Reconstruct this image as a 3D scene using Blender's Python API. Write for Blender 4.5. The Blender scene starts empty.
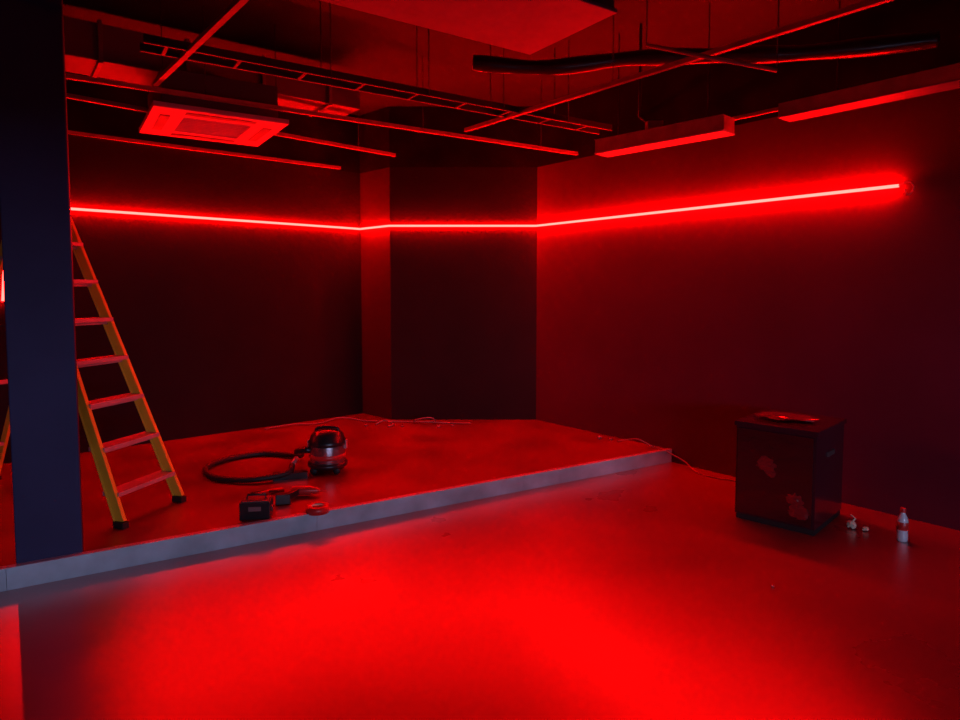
import bpy, bmesh, math, random
from mathutils import Vector, Matrix
random.seed(4)
S=bpy.context.scene
S.view_settings.view_transform='Standard'
S.view_settings.look='None'

# ---------------- materials ----------------
def mat(name,col,rough=.5,metal=0,emit=None,es=0,spec=.5,bump=0,bscale=20,rvar=0,cvar=0,nscale=4,coat=0,crough=.1):
    m=bpy.data.materials.new(name); m.use_nodes=True
    nt=m.node_tree; b=nt.nodes['Principled BSDF']
    b.inputs['Base Color'].default_value=(*col,1)
    b.inputs['Roughness'].default_value=rough
    b.inputs['Metallic'].default_value=metal
    b.inputs['Specular IOR Level'].default_value=spec
    b.inputs['Coat Weight'].default_value=coat
    b.inputs['Coat Roughness'].default_value=crough
    if emit:
        b.inputs['Emission Color'].default_value=(*emit,1)
        b.inputs['Emission Strength'].default_value=es
    tc=nt.nodes.new('ShaderNodeTexCoord')
    if cvar or rvar:
        n=nt.nodes.new('ShaderNodeTexNoise'); n.inputs['Scale'].default_value=nscale; n.inputs['Detail'].default_value=6
        nt.links.new(tc.outputs['Object'],n.inputs['Vector'])
        if cvar:
            r=nt.nodes.new('ShaderNodeValToRGB')
            r.color_ramp.elements[0].position=.3; r.color_ramp.elements[1].position=.7
            r.color_ramp.elements[0].color=(*[c*(1-cvar) for c in col],1)
            r.color_ramp.elements[1].color=(*[min(1,c*(1+cvar)) for c in col],1)
            nt.links.new(n.outputs['Fac'],r.inputs['Fac']); nt.links.new(r.outputs['Color'],b.inputs['Base Color'])
        if rvar:
            mr=nt.nodes.new('ShaderNodeMapRange')
            mr.inputs['From Min'].default_value=.3; mr.inputs['From Max'].default_value=.7
            mr.inputs['To Min'].default_value=rough-rvar; mr.inputs['To Max'].default_value=rough+rvar
            nt.links.new(n.outputs['Fac'],mr.inputs['Value']); nt.links.new(mr.outputs['Result'],b.inputs['Roughness'])
    if bump:
        n2=nt.nodes.new('ShaderNodeTexNoise'); n2.inputs['Scale'].default_value=bscale; n2.inputs['Detail'].default_value=5
        nt.links.new(tc.outputs['Object'],n2.inputs['Vector'])
        bp=nt.nodes.new('ShaderNodeBump'); bp.inputs['Strength'].default_value=bump; bp.inputs['Distance'].default_value=.02
        nt.links.new(n2.outputs['Fac'],bp.inputs['Height']); nt.links.new(bp.outputs['Normal'],b.inputs['Normal'])
    return m

M_floor=mat('floor_epoxy',(.21,.003,.006),.32,rvar=.06,cvar=.2,nscale=1.3,spec=1.,bump=.03,bscale=9,coat=1.,crough=.33)
M_plat=mat('platform_epoxy',(.165,.003,.006),.38,rvar=.06,cvar=.3,nscale=2.0,spec=.7)
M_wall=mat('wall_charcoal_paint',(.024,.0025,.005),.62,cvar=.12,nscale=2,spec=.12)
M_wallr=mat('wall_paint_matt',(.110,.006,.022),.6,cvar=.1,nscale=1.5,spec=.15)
M_wallp=mat('wall_paint_pier',(.048,.004,.008),.6,cvar=.1,nscale=1.5,spec=.2)
M_walltop=mat('wall_upper_dark',(.013,.003,.003),.8,cvar=.5,nscale=3,spec=.1)
M_ceil=mat('ceiling_slab_black',(.008,.003,.004),.8,cvar=.4,nscale=3)
M_col=mat('pillar_navy_paint',(.038,.042,.11),.65,cvar=.08,spec=.2)
M_curb=mat('curb_aluminium',(.40,.52,.58),.45,metal=.15,cvar=.25,nscale=4)
M_led=mat('led_diffuser',(.8,.2,.2),.4,emit=(1,.0015,.0012),es=360)
M_galv=mat('galvanised_steel',(.22,.10,.10),.5,metal=.2,cvar=.2,nscale=12)
M_bar=mat('frame_painted_steel',(.42,.10,.10),.5,cvar=.2,nscale=12)
M_white=mat('white_plastic',(.5,.34,.38),.45)
M_grey=mat('grille_dark',(.06,.05,.05),.5)
M_dark=mat('black_steel',(.03,.012,.012),.5)
M_glint=mat('glint_duct_black_foil',(.03,.003,.003),.33,spec=1.,bump=.5,bscale=4)  # glossy black for the ducts added to carry red glints
M_yel=mat('ladder_fibreglass_orange',(.8,.40,.03),.5,cvar=.1,nscale=8)
M_alu=mat('aluminium_tread',(.6,.22,.22),.45,metal=.1,cvar=.1,nscale=15)
M_blk=mat('black_plastic',(.015,.014,.016),.3)
M_rub=mat('black_rubber',(.012,.012,.012),.6)
M_steel=mat('drum_steel',(.35,.3,.32),.25,metal=.9)
M_redp=mat('red_plastic',(.6,.02,.02),.35)
M_wrap=mat('black_stretch_wrap',(.035,.006,.009),.12,spec=1.,bump=1.,bscale=4,coat=1.)
M_film_glint=mat('film_scrap_and_glint',(.22,.012,.016),.15,spec=1.,coat=1.,bump=.6,bscale=20)  # red film for the scrap, also painted glints on the cabinet front
M_box=mat('cabinet_black',(.035,.008,.016),.22,cvar=.2,nscale=5,coat=.6)
M_paper=mat('crumpled_paper',(.75,.6,.42),.8)
M_cable=mat('cable_grey',(.30,.13,.13),.5)
M_clear=mat('bottle_plastic',(.7,.68,.72),.15,spec=.8)
M_pipe=mat('pipe_painted',(.14,.05,.06),.5)
M_ahu=mat('unit_casing',(.22,.10,.17),.5,cvar=.15,nscale=5)

# ---------------- mesh builder ----------------
class B:
    def __init__(s): s.bm=bmesh.new(); s.mats=[]
    def mi(s,m):
        if m not in s.mats: s.mats.append(m)
        return s.mats.index(m)
    def _fin(s,fs,m,smooth=False):
        i=s.mi(m)
        for f in fs: f.material_index=i; f.smooth=smooth
    def box(s,c,d,m,rz=0,R=None):
        R=R or Matrix.Rotation(rz,3,'Z'); c=Vector(c)
        v=[s.bm.verts.new(c+R@Vector((x*d[0]/2,y*d[1]/2,z*d[2]/2))) for x in(-1,1) for y in(-1,1) for z in(-1,1)]
        fs=[s.bm.faces.new([v[i] for i in q]) for q in((0,1,3,2),(4,6,7,5),(0,4,5,1),(2,3,7,6),(0,2,6,4),(1,5,7,3))]
        s._fin(fs,m); return fs
    def beam(s,p,q,w,h,m,up=(0,0,1)):
        p=Vector(p);q=Vector(q);x=(q-p);L=x.length;x.normalize();up=Vector(up)
        y=up.cross(x).normalized(); z=x.cross(y)
        R=Matrix((x,y,z)).transposed()
        s.box((p+q)/2,(L,w,h),m,R=R)
    def prism(s,pts,z0,z1,m):
        a=[s.bm.verts.new((x,y,z0)) for x,y in pts]; b=[s.bm.verts.new((x,y,z1)) for x,y in pts]
        n=len(pts); fs=[s.bm.faces.new(a[::-1]),s.bm.faces.new(b)]
        for i in range(n): fs.append(s.bm.faces.new((a[i],a[(i+1)%n],b[(i+1)%n],b[i])))
        s._fin(fs,m)
    def tube(s,pts,r,m,seg=10,rf=None,cap=True):
        pts=[Vector(p) for p in pts]; n=len(pts); rings=[]; prev=None
        for i,p in enumerate(pts):
            t=(pts[min(i+1,n-1)]-pts[max(i-1,0)]).normalized()
            if prev is None:
                a=Vector((0,0,1)) if abs(t.z)<.9 else Vector((1,0,0))
                u=t.cross(a).normalized()
            else: u=(prev-t*prev.dot(t)).normalized()
            prev=u; w=t.cross(u); rr=r*(rf(i) if rf else 1)
            rings.append([s.bm.verts.new(p+(u*math.cos(2*math.pi*k/seg)+w*math.sin(2*math.pi*k/seg))*rr) for k in range(seg)])
        fs=[]
        for i in range(n-1):
            for k in range(seg):
                fs.append(s.bm.faces.new((rings[i][k],rings[i][(k+1)%seg],rings[i+1][(k+1)%seg],rings[i+1][k])))
        s._fin(fs,m,True)
        if cap:
            s._fin([s.bm.faces.new(rings[0][::-1]),s.bm.faces.new(rings[-1])],m)
    def lathe(s,prof,c,m,seg=28,R=None):
        c=Vector(c);R=R or Matrix.Identity(3); rings=[]
        for r,z in prof:
            rings.append([s.bm.verts.new(c+R@Vector((max(r,1e-4)*math.cos(2*math.pi*k/seg),max(r,1e-4)*math.sin(2*math.pi*k/seg),z))) for k in range(seg)])
        fs=[]
        for i in range(len(rings)-1):
            for k in range(seg):
                fs.append(s.bm.faces.new((rings[i][k],rings[i][(k+1)%seg],rings[i+1][(k+1)%seg],rings[i+1][k])))
        s._fin(fs,m,True)
    def out(s,name,bevel=0,origin=None):
        me=bpy.data.meshes.new(name)
        bmesh.ops.recalc_face_normals(s.bm,faces=s.bm.faces)
        s.bm.to_mesh(me); s.bm.free()
        for m in s.mats: me.materials.append(m)
        ob=bpy.data.objects.new(name,me); S.collection.objects.link(ob)
        if bevel:
            md=ob.modifiers.new('bevel','BEVEL'); md.width=bevel; md.segments=2; md.limit_method='ANGLE'; md.angle_limit=math.radians(50)
        return ob
def smooth_path(pts,n=8):
    P=[Vector(p) for p in pts]; out=[]
    for i in range(len(P)-1):
        a=P[max(i-1,0)];b=P[i];c=P[i+1];d=P[min(i+2,len(P)-1)]
        for k in range(n):
            t=k/n
            out.append(.5*((2*b)+(c-a)*t+(2*a-5*b+4*c-d)*t*t+(3*b-a-3*c+d)*t**3))
    out.append(P[-1]); return out

# ---------------- room shell ----------------
H=3.65; ZP=.115; ZW=2.98
W=[(-6.7,3.26),(-3.66,5.86),(-1.60,7.62),(-1.42,7.79),(-1.017,7.40),(.645,7.40),(7.56,-1.15),(-1.67,-2.97)]
def wall(name,p,q,m,z0=0,z1=H,t=.12,split=True):
    p=Vector(p);q=Vector(q);d=(q-p).normalized(); n=Vector((-d.y,d.x))
    if n.dot(Vector((0,3))-(p+q)/2)>0: n=-n
    b=B(); pts=[p,q,q+n*t,p+n*t]
    if split:
        b.prism(pts,z0,ZW,m); b.prism(pts,ZW,z1,M_walltop)   # upper band of the wall darker than the rest
    else: b.prism(pts,z0,z1,m)
    return b.out(name)
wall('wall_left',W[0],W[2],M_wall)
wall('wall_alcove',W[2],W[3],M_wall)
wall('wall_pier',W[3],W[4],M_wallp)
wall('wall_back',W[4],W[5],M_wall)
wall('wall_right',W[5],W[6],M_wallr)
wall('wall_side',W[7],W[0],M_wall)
p=Vector(W[7]);q=Vector(W[6]);d=q-p
wall('wall_front',p,p+d*.12,M_wall,split=False); wall('wall_front_pier',p+d*.88,q,M_wall,split=False)
wall('wall_front_shade_header',p+d*.12,p+d*.88,M_wall,1.75,H,split=False); wall('wall_front_sill',p+d*.12,p+d*.88,M_wall,0,.12,split=False)  # unseen header, lowered to shade the pillar's upper part from daylight
b=B(); b.prism(W,-.1,0,M_floor); b.out('floor')
b=B(); b.prism(W,H,H+.1,M_ceil); b.out('ceiling')
c0=Vector((-5.40,1.64)); c1=Vector((1.79,5.985)); cd=(c1-c0).normalized(); cn=Vector((-cd.y,cd.x))
b=B()
b.prism([c0+cn*.05,c1+cn*.05,W[5],W[4],W[3],W[2],W[1],W[0]],.0,ZP,M_plat); b.out('floor_platform')
b=B()
for k in range(5):
    a=c0+(c1-c0)*(k/5); e=c0+(c1-c0)*((k+1)/5)-cd*.002
    b.prism([a,e,e+cn*.05,a+cn*.05],0,ZP+.004,M_curb)
    b.prism([a-cn*.004,e-cn*.004,e+cn*.02,a+cn*.02],ZP-.02,ZP+.007,M_curb)
b.out('trim_platform_edge')

# pillar
pa=math.atan2(cd.y,cd.x)
pr=Vector((-2.250,3.60)); cx=pr-cd*.155+cn*.16
b=B(); b.box((cx.x,cx.y,(H+ZP)/2),(.31,.32,H-ZP),M_col,pa)
b.out('pillar',.006)

# ---------------- LED strip and reflection ----------------
ZL=2.324
def inset(p,q,r,dist):
    p,q,r=Vector(p),Vector(q),Vector(r)
    def nn(a,c):
        d=(c-a).normalized(); return Vector((d.y,-d.x))
    n1=nn(p,q);n2=nn(q,r); bis=(n1+n2).normalized()
    return q+bis*dist/max(.35,bis.dot(n1))
st=[Vector((-3.72,5.809))]+[Vector(x) for x in W[2:6]]+[Vector((2.924,4.578))]
def offs(dist):
    o=[]
    for i,p in enumerate(st):
        if i==0:
            d=(st[1]-p).normalized(); o.append(p+Vector((d.y,-d.x))*dist)
        elif i==len(st)-1:
            d=(p-st[i-1]).normalized(); o.append(p+Vector((d.y,-d.x))*dist)
        else: o.append(inset(st[i-1],p,st[i+1],dist))
    return o
b=B()
o1=offs(.026); b.tube([(v.x,v.y,ZL) for v in o1],.0108,M_led,8)
o2=offs(.007)
for i in range(len(o2)-1):
    b.beam((o2[i].x,o2[i].y,ZL),(o2[i+1].x,o2[i+1].y,ZL),.008,.022,M_white)
e=o1[-1]
b.tube(smooth_path([(e.x,e.y,ZL),(e.x+.04,e.y-.04,ZL+.02),(e.x+.06,e.y-.07,ZL-.02),(e.x+.04,e.y-.05,ZL-.07),(e.x+.02,e.y-.03,ZL-.03)]),.005,M_cable,6)
b.out('led_reflection_tube')
b=B(); b.tube([(-4.035,5.50,1.51),(-4.015,5.505,1.76)],.010,M_led,8); b.beam((-4.05,5.515,1.5),(-4.03,5.52,1.77),.008,.02,M_white); b.out('led_reflection_tube')  # added glowing tube standing in for a reflection, not a second lamp

# ---------------- ceiling services ----------------
ZG=3.0
b=B()
def bar(p,q,z=ZG,w=.022,h=.03):
    b.beam((*p,z),(*q,z),w,h,M_bar)
    b.beam((*p,z-h/2),(*q,z-h/2),w*1.5,.004,M_bar)
bar((-3.70,5.93-.10),(-1.60,7.55))
bar((-3.6,4.16),(-.88,6.84))
bar((-2.9,4.22),(1.0,6.77))
bar((-2.2,4.50),(-.55,2.5))
bar((-.13,5.79),(2.4,2.65))
for (x,y) in [(-2.0,4.8+.03),(-.5,5.80),(.6,6.5),(-1.2,6.52),(.9,4.5),(1.9,3.27)]:
    b.tube([(x,y,ZG),(x,y,H)],.003,M_dark,6)
b.out('suspended_ceiling_frame')
b=B(); p=Vector((-1.9,3.76));q=Vector((1.156,5.79)); d=(q-p).normalized(); n=Vector((-d.y,d.x))
for s_ in(0,.16):
    a=p+n*s_;c=q+n*s_; b.beam((a.x,a.y,3.02),(c.x,c.y,3.02),.006,.05,M_dark); b.beam((a.x,a.y,2.997),(c.x,c.y,2.997),.012,.005,M_galv)
for k in range(9):
    a=p+(q-p)*(k+.3)/9; c=a+n*.16; b.beam((a.x,a.y,3.0),(c.x,c.y,3.0),.02,.01,M_dark)
for k in(.3,.5,.68,.86):
    a=p+(q-p)*k
    for s_ in(-.01,.17):
        c=a+n*s_; b.tube([(c.x,c.y,2.99),(c.x,c.y,H)],.004,M_dark,6)
b.out('cable_tray')
b=B(); A=Vector((.278,3.94)); Bc=Vector((.70,3.405)); e1=(Bc-A); L=e1.length; e1.normalize(); e2=Vector((-.828,-.56))
c=(A+Bc)/2+e2*.95; ang=math.atan2(e2.y,e2.x)
b.box((c.x,c.y,3.19),(1.9,L,.36),M_pipe,ang)
b.box((c.x,c.y,3.012),(1.92,L+.03,.02),M_ahu,ang)
b.box((c.x,c.y,3.36),(1.92,L+.03,.02),M_galv,ang)
b.box((c.x+e2.x*.1,c.y+e2.y*.1,2.998),(1.2,L*.7,.012),M_ahu,ang)
for sx in(-.8,.8):
    for sy in(-.3,.3):
        pp=c+e2*sx+e1*sy; b.tube([(pp.x,pp.y,3.3),(pp.x,pp.y,H)],.006,M_dark,6)
b.out('air_handling_unit',.006)
b=B(); cc=Vector((-2.14,5.28)); ca=math.radians(33); R=Matrix.Rotation(ca,3,'Z')
b.box((cc.x,cc.y,3.05),(.82,.82,.26),M_grey,ca)
def loc(x,y,z): return tuple(Vector((cc.x,cc.y,z))+R@Vector((x,y,0)))
for sx,sy,dx,dy in((-.36,0,.23,.95),(.36,0,.23,.95),(0,-.36,.5,.23),(0,.36,.5,.23)):
    b.box(loc(sx,sy,2.905),(dx,dy,.035),M_white,ca)
b.box(loc(0,0,2.915),(.5,.5,.02),M_grey,ca)
for k in range(9): b.box(loc(0,-.22+.055*k,2.903),(.48,.018,.012),M_white,ca)
for sx,sy,dx,dy in((-.37,0,.07,.5),(.37,0,.07,.5),(0,-.37,.5,.07),(0,.37,.5,.07)):
    b.box(loc(sx,sy,2.886),(dx,dy,.006),M_grey,ca)
for sx in(-.4,.4):
    for sy in(-.4,.4): b.tube([loc(sx,sy,2.95),loc(sx,sy,H)],.004,M_dark,6)
b.out('cassette_air_conditioner',.005)
b=B(); p=Vector((1.00,5.45));q=Vector((1.76,4.67)); d=(q-p).normalized(); n=Vector((-d.y,d.x))
b.beam((p.x,p.y,2.77),(q.x,q.y,2.77),.17,.10,M_bar)
b.beam((p.x,p.y,2.715),(q.x,q.y,2.715),.19,.012,M_white)
b.beam((p.x,p.y,2.822),(q.x,q.y,2.822),.19,.006,M_bar)
for k in(.15,.85):
    a=p+(q-p)*k; b.tube([(a.x,a.y,2.8),(a.x,a.y,H)],.005,M_dark,6)
a=p+(q-p)*.45; b.box((a.x,a.y,2.86),(.12,.08,.07),M_bar,0); b.tube([(a.x,a.y,2.85),(a.x-.1,a.y+.05,2.95),(a.x-.1,a.y+.05,H)],.012,M_dark,8)
b.out('batten_light_fitting',.004)
b=B(); p=Vector((2.12,4.62)); dd=Vector((.629,-.777)); q=p+dd*3.5
b.beam((p.x,p.y,2.84),(q.x,q.y,2.84),.16,.09,M_bar)
b.beam((p.x,p.y,2.79),(q.x,q.y,2.79),.18,.01,M_ahu)
p2=p-dd*.55
b.beam((p2.x,p2.y,2.87),(p.x,p.y,2.87),.025,.025,M_bar)
for k in(.1,.5,.9):
    a=p+(q-p)*k; b.tube([(a.x,a.y,2.85),(a.x,a.y,H)],.005,M_dark,6)
b.out('cable_trunking',.004)
def glint_duct(name,pts,r):  # made-up ducts, added to give red glints near the ceiling
    b=B(); P=smooth_path(pts,26); b.tube(P,r,M_glint,18,rf=lambda i:1+.10*math.sin(i*.23)); b.out(name)
glint_duct('ceiling_glint_duct',[(-.05,4.95,3.29),(.5,4.9,3.24),(1.1,4.8,3.27),(1.7,4.6,3.22),(2.2,4.4,3.17),(2.85,4.15,3.16)],.055)
glint_duct('ceiling_glint_duct',[(1.0,3.3,3.36),(1.4,3.35,3.40),(2.0,3.3,3.42),(3.2,3.0,3.43)],.08)
b=B(); b.beam((-3.5,4.35,3.35),(-1.2,6.1,3.35),.42,.26,M_pipe)
for k in range(5):
    a=Vector((-3.5,4.35,3.35)).lerp(Vector((-1.2,6.1,3.35)),(k+.5)/5)
    b.beam(a-Vector((.012,.009,0)),a+Vector((.012,.009,0)),.46,.30,M_galv)
b.out('ventilation_duct',.003)
b=B()
b.tube([(.98,3.92,3.04),(1.72,3.85,2.87)],.013,M_bar,8)
b.tube([(.98,3.92,3.04),(.98,3.92,H)],.004,M_dark,8)
b.tube([(1.72,3.85,2.87),(1.72,3.85,H)],.004,M_dark,8)
b.out('conduit_pipe')

# ---------------- step ladder ----------------
b=B()
FR=Vector((-2.12,4.50,ZP)); FL=Vector((-2.25,3.99,ZP)); TR=Vector((-3.03,4.80,2.12)); TL=Vector((-3.12,4.47,2.12))
tr=(FR-FL).normalized(); rd=((TR-FR).normalized()+(TL-FL).normalized()).normalized(); nrm=tr.cross(rd)
for f,t in((FR,TR),(FL,TL)):
    f2=f+Vector((0,0,.03)); side=nrm.normalized()
    b.beam(f2+side*.035,t+side*.035,.028,.006,M_yel,up=nrm)
    b.beam(f2-side*.035,t-side*.035,.028,.006,M_yel,up=nrm)
    b.beam(f2,t,.006,.07,M_yel,up=nrm)
    b.box(f+Vector((0,0,.02)),(.09,.045,.04),M_rub,math.atan2(rd.y,rd.x))
for k in range(7):
    z=(.195+k*.268)/1.99
    a=FR.lerp(TR,z);c=FL.lerp(TL,z)
    b.beam(a,c,.125,.028,M_alu)
    b.beam(a-Vector((0,0,.02)),c-Vector((0,0,.02)),.02,.03,M_alu)
b.beam(TR+Vector((-.05,0,.01)),TL+Vector((-.05,0,.01)),.22,.05,M_yel)
BR=Vector((-3.80,5.02,ZP)); BL=Vector((-3.92,4.66,ZP))
for f,t in((BR,TR),(BL,TL)):
    b.beam(f+Vector((0,0,.02)),t+Vector((-.08,.02,0)),.028,.045,M_yel); b.box(f+Vector((0,0,.02)),(.06,.045,.04),M_rub)
for k in(.15,.4,.85):
    b.beam(BR.lerp(TR,k)+Vector((-.07*k,0,0)),BL.lerp(TL,k)+Vector((-.07*k,0,0)),.02,.03,M_alu)
for k in((FR,TR,BR),(FL,TL,BL)):
    b.tube([k[0].lerp(k[1],.62),k[2].lerp(k[1],.62)+Vector((-.04,0,0))],.006,M_grey,6)
b.out('step_ladder',.002)

# ---------------- vacuum cleaner ----------------
b=B(); vx,vy=-1.25,5.26
for k in range(4):
    a=math.pi/4+k*math.pi/2; x=vx+.13*math.cos(a); y=vy+.13*math.sin(a)
    b.lathe([(0,-.012),(.026,-.012),(.03,0),(.026,.012),(0,.012)],(x,y,ZP+.03),M_rub,14,R=Matrix.Rotation(math.pi/2,3,'X'))
    b.tube([(x,y,ZP+.03),(x,y,ZP+.07)],.01,M_rub,8)
b.lathe([(0,.05),(.15,.05),(.16,.06),(.16,.085),(.14,.09)],(vx,vy,ZP),M_blk)
b.lathe([(.14,.085),(.143,.1),(.143,.22),(.14,.235)],(vx,vy,ZP),M_steel)
b.lathe([(.141,.12),(.146,.122),(.146,.155),(.141,.157)],(vx,vy,ZP),M_redp)
b.lathe([(.14,.225),(.152,.23),(.152,.26),(.14,.275),(.13,.31),(.10,.34),(.05,.352),(0,.355)],(vx,vy,ZP),M_blk)
b.tube(smooth_path([(vx-.09,vy,ZP+.33),(vx-.08,vy,ZP+.36),(vx,vy,ZP+.37),(vx+.08,vy,ZP+.36),(vx+.09,vy,ZP+.33)]),.012,M_blk,8)
for s_ in(-1,1): b.box((vx+s_*.15,vy,ZP+.23),(.02,.04,.07),M_alu)
b.tube([(vx-.12,vy-.04,ZP+.19),(vx-.19,vy-.05,ZP+.19)],.028,M_blk,12)
hp=smooth_path([(vx-.18,vy-.05,ZP+.19),(-1.52,5.32,ZP+.15),(-1.58,5.62,ZP+.04),(-1.95,5.74,ZP+.025),(-2.20,5.54,ZP+.025),(-2.25,5.26,ZP+.025),(-2.07,5.0,ZP+.025),(-1.77,4.92,ZP+.03),(-1.52,5.02,ZP+.05),(-1.50,5.12,ZP+.09)],26)
b.tube(hp,.021,M_rub,10,rf=lambda i:1+.12*(i%2))
b.tube([(-1.50,5.12,ZP+.09),(-1.52,5.3,ZP+.10),(-1.54,5.42,ZP+.05)],.018,M_alu,10)
b.box((-1.5,5.06,ZP+.025),(.26,.08,.05),M_blk,.3)
b.out('vacuum_cleaner')

# ---------------- floor clutter on platform ----------------
def pbox(name,c,ang):
    b=B(); x,y=c; b.box((x,y,ZP+.055),(.19,.14,.11),M_blk,ang); b.box((x,y,ZP+.112),(.17,.12,.012),M_grey,ang)
    Rz=Matrix.Rotation(ang,3,'Z')
    h=[Vector((x,y,ZP+.115))+Rz@Vector(v) for v in((-.06,0,0),(-.055,0,.03),(.055,0,.03),(.06,0,0))]
    b.tube(h,.008,M_blk,8)
    b.box(Vector((x,y,ZP+.07))+Rz@Vector((0,-.072,0)),(.08,.006,.03),M_galv,ang)
    b.box(Vector((x,y,ZP+.055))+Rz@Vector((.098,0,0)),(.01,.05,.03),M_grey,ang)
    b.out(name,.008)
pbox('battery_charger',(-1.47,4.20),.15)
b=B(); x,y=-1.27,4.62; z=ZP+.04
b.lathe([(0,-.09),(.03,-.088),(.034,-.05),(.034,.04),(.026,.06),(.022,.09),(.012,.11),(.004,.115),(.004,.16),(0,.16)],(x,y,z),M_redp,16,R=Matrix.Rotation(math.pi/2,3,'Y'))
b.beam((x-.04,y,z),(x-.09,y-.15,z-.005),.04,.045,M_blk)
b.box((x-.10,y-.18,z),(.10,.06,.07),M_blk,.3)
b.out('cordless_drill',.004)
b=B(); b.tube([(-1.66,4.55,ZP+.015),(-1.55,4.66,ZP+.02),(-1.47,4.74,ZP+.015)],.012,M_redp,8); b.tube([(-1.66,4.62,ZP+.015),(-1.56,4.66,ZP+.02),(-1.44,4.70,ZP+.015)],.012,M_grey,8); b.out('pliers')
b=B(); b.lathe([(.045,0),(.078,0),(.078,.045),(.045,.045),(.045,0)],(-1.09,4.28,ZP),M_redp); b.lathe([(.041,.002),(.046,.002),(.046,.043),(.041,.043),(.041,.002)],(-1.09,4.28,ZP),M_paper); b.out('tape_roll')
b=B()
pts=[(-2.3,6.86),(-2.05,7.0),(-1.8,7.16),(-1.6,7.38),(-1.3,7.3),(-1.1,7.2),(-.9,7.26),(-.6,7.14),(-.35,7.18),(-.1,7.06)]
b.tube(smooth_path([(x,y,ZP+.008+.02*(i%2)) for i,(x,y) in enumerate(pts)]),.007,M_cable,6)
b.tube(smooth_path([(-.75,7.22,ZP+.01),(-.7,7.1,ZP+.06),(-.55,7.06,ZP+.09),(-.5,7.18,ZP+.03),(-.62,7.25,ZP+.01)]),.008,M_cable,6)
b.tube(smooth_path([(-1.15,7.1,ZP+.01),(-1.05,7.12,ZP+.05),(-.95,7.05,ZP+.02),(-1.0,6.98,ZP+.01)]),.008,M_cable,6)
b.out('loose_cable')
b=B()
b.tube(smooth_path([(1.35,6.3,ZP+.008),(1.45,6.2,ZP+.05),(1.5,6.05,ZP+.08),(1.62,6.04,ZP+.02),(1.68,5.98,ZP+.01),(1.84,5.82,.06),(1.9,5.6,.009),(2.0,5.45,.009),(2.12,5.36,.009),(2.28,5.16,.009)]),.006,M_cable,6)
b.out('loose_cable')

# ---------------- black wrapped cabinet ----------------
random.seed(9)
def crumple(b,c,s,m,sub=2,flat=1,R=None,stretch=1):
    t=bmesh.new(); bmesh.ops.create_icosphere(t,subdivisions=sub,radius=1)
    R=R or Matrix.Identity(3); vs={}
    for v in t.verts:
        r=random.uniform(.55,1.0); vs[v.index]=b.bm.verts.new(Vector(c)+R@Vector((v.co.x*s*r*stretch,v.co.y*s*r,v.co.z*s*r*flat)))
    t.faces.ensure_lookup_table()
    b._fin([b.bm.faces.new([vs[v.index] for v in f.verts]) for f in t.faces],m); t.free()
b=B(); o=Vector((2.17,4.13)); l=Vector((1.80,4.49)); fd=(l-o).normalized()
bd=Vector((.70,.714)); c=o+fd*.265+bd*.30; ang=math.atan2(-fd.y,-fd.x)
b.box((c.x,c.y,.02),(.51,.57,.04),M_rub,ang)
b.box((c.x,c.y,.35),(.52,.59,.62),M_box,ang)
nf=Vector((-bd.x,-bd.y)); fc=c+nf*.298
b.box((fc.x,fc.y,.35),(.49,.012,.59),M_wrap,ang)
b.box((c.x,c.y,.675),(.545,.61,.03),M_box,ang)
Rf=Matrix.Rotation(ang,3,'Z')@Matrix.Rotation(math.pi/2,3,'X')
for du,z,s_ in((.05,.42,.06),(.02,.37,.035),(-.14,.22,.05),(-.17,.14,.06)):  # wrap's red glints put in as raised red patches
    pp=fc+fd*du+nf*.006; crumple(b,(pp.x,pp.y,z),s_,M_film_glint,3,.14,R=Rf,stretch=1.3)
sc=c-fd*.262
b.box((sc.x,sc.y,.5),(.012,.14,.03),M_grey,ang)
b.out('storage_cabinet',.005)
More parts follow.
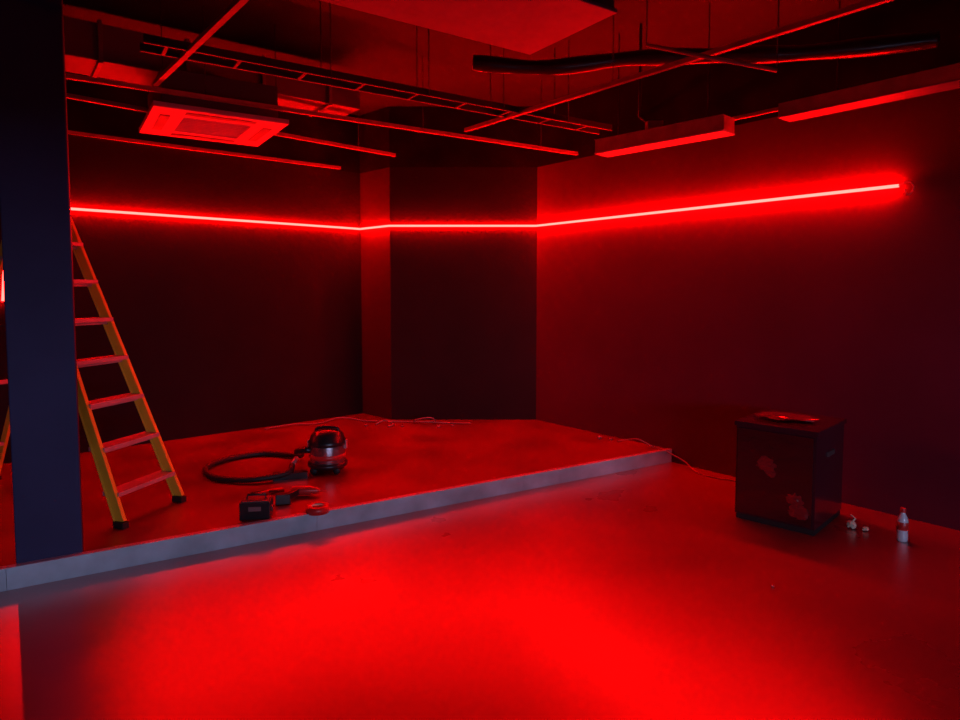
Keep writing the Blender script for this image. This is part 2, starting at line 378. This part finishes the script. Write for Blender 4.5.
b=B(); crumple(b,(c.x-.03,c.y+.02,.709),.17,M_film_glint,3,.08,R=Matrix.Rotation(-.7,3,'Z'),stretch=1.4); b.out('plastic_wrap_scrap')
b=B(); crumple(b,(2.50,4.28,.03),.035,M_paper,2,.9); crumple(b,(2.56,4.23,.018),.025,M_paper,2,.7); b.tube([(2.47,4.28,.01),(2.52,4.28,.07),(2.50,4.30,.09)],.006,M_paper,6); b.out('crumpled_paper')
b=B(); crumple(b,(1.58,3.42,.006),.012,M_white,1,.5); b.out('paper_scrap')
b=B()
for x,y,s_ in((-.85,7.02,.02),(-.45,6.98,.025),(-.3,7.05,.018),(1.2,6.45,.03),(1.3,6.38,.022),(-1.25,7.05,.02)): crumple(b,(x,y,ZP+s_*.4),s_,M_cable,2,.6)
b.out('packaging_debris')
b=B(); bx,by=2.70,4.07
b.lathe([(0,0),(.028,0),(.032,.008),(.032,.05),(.029,.06),(.032,.07),(.032,.13),(.026,.155),(.014,.18),(.013,.19)],(bx,by,0),M_clear,20)
b.lathe([(.0325,.075),(.0335,.076),(.0335,.125),(.0325,.126)],(bx,by,0),M_redp,20)
b.lathe([(.016,.186),(.017,.19),(.017,.212),(.014,.216),(0,.217)],(bx,by,0),M_redp,20)
b.out('plastic_bottle')

# ---------------- lights ----------------
w=bpy.data.worlds.new('world'); S.world=w; w.use_nodes=True
w.node_tree.nodes['Background'].inputs[0].default_value=(.25,.3,.6,1); w.node_tree.nodes['Background'].inputs[1].default_value=.03
ld=bpy.data.lights.new('street_daylight','AREA'); ld.shape='RECTANGLE'; ld.size=5; ld.size_y=.6; ld.energy=185; ld.color=(.54,.60,1)
lo=bpy.data.objects.new('street_daylight',ld); S.collection.objects.link(lo); lo.location=(3.3,-4.6,1.72)
lo.rotation_euler=(math.radians(88),0,math.radians(14))

# ---------------- camera ----------------
cm=bpy.data.cameras.new('camera'); co=bpy.data.objects.new('camera',cm); S.collection.objects.link(co)
cm.sensor_width=36; cm.lens=650/960*36; cm.shift_y=-30/960; cm.clip_start=.05
co.location=(0,0,1.6); co.rotation_euler=(math.radians(90-3.5),0,0)
S.camera=co
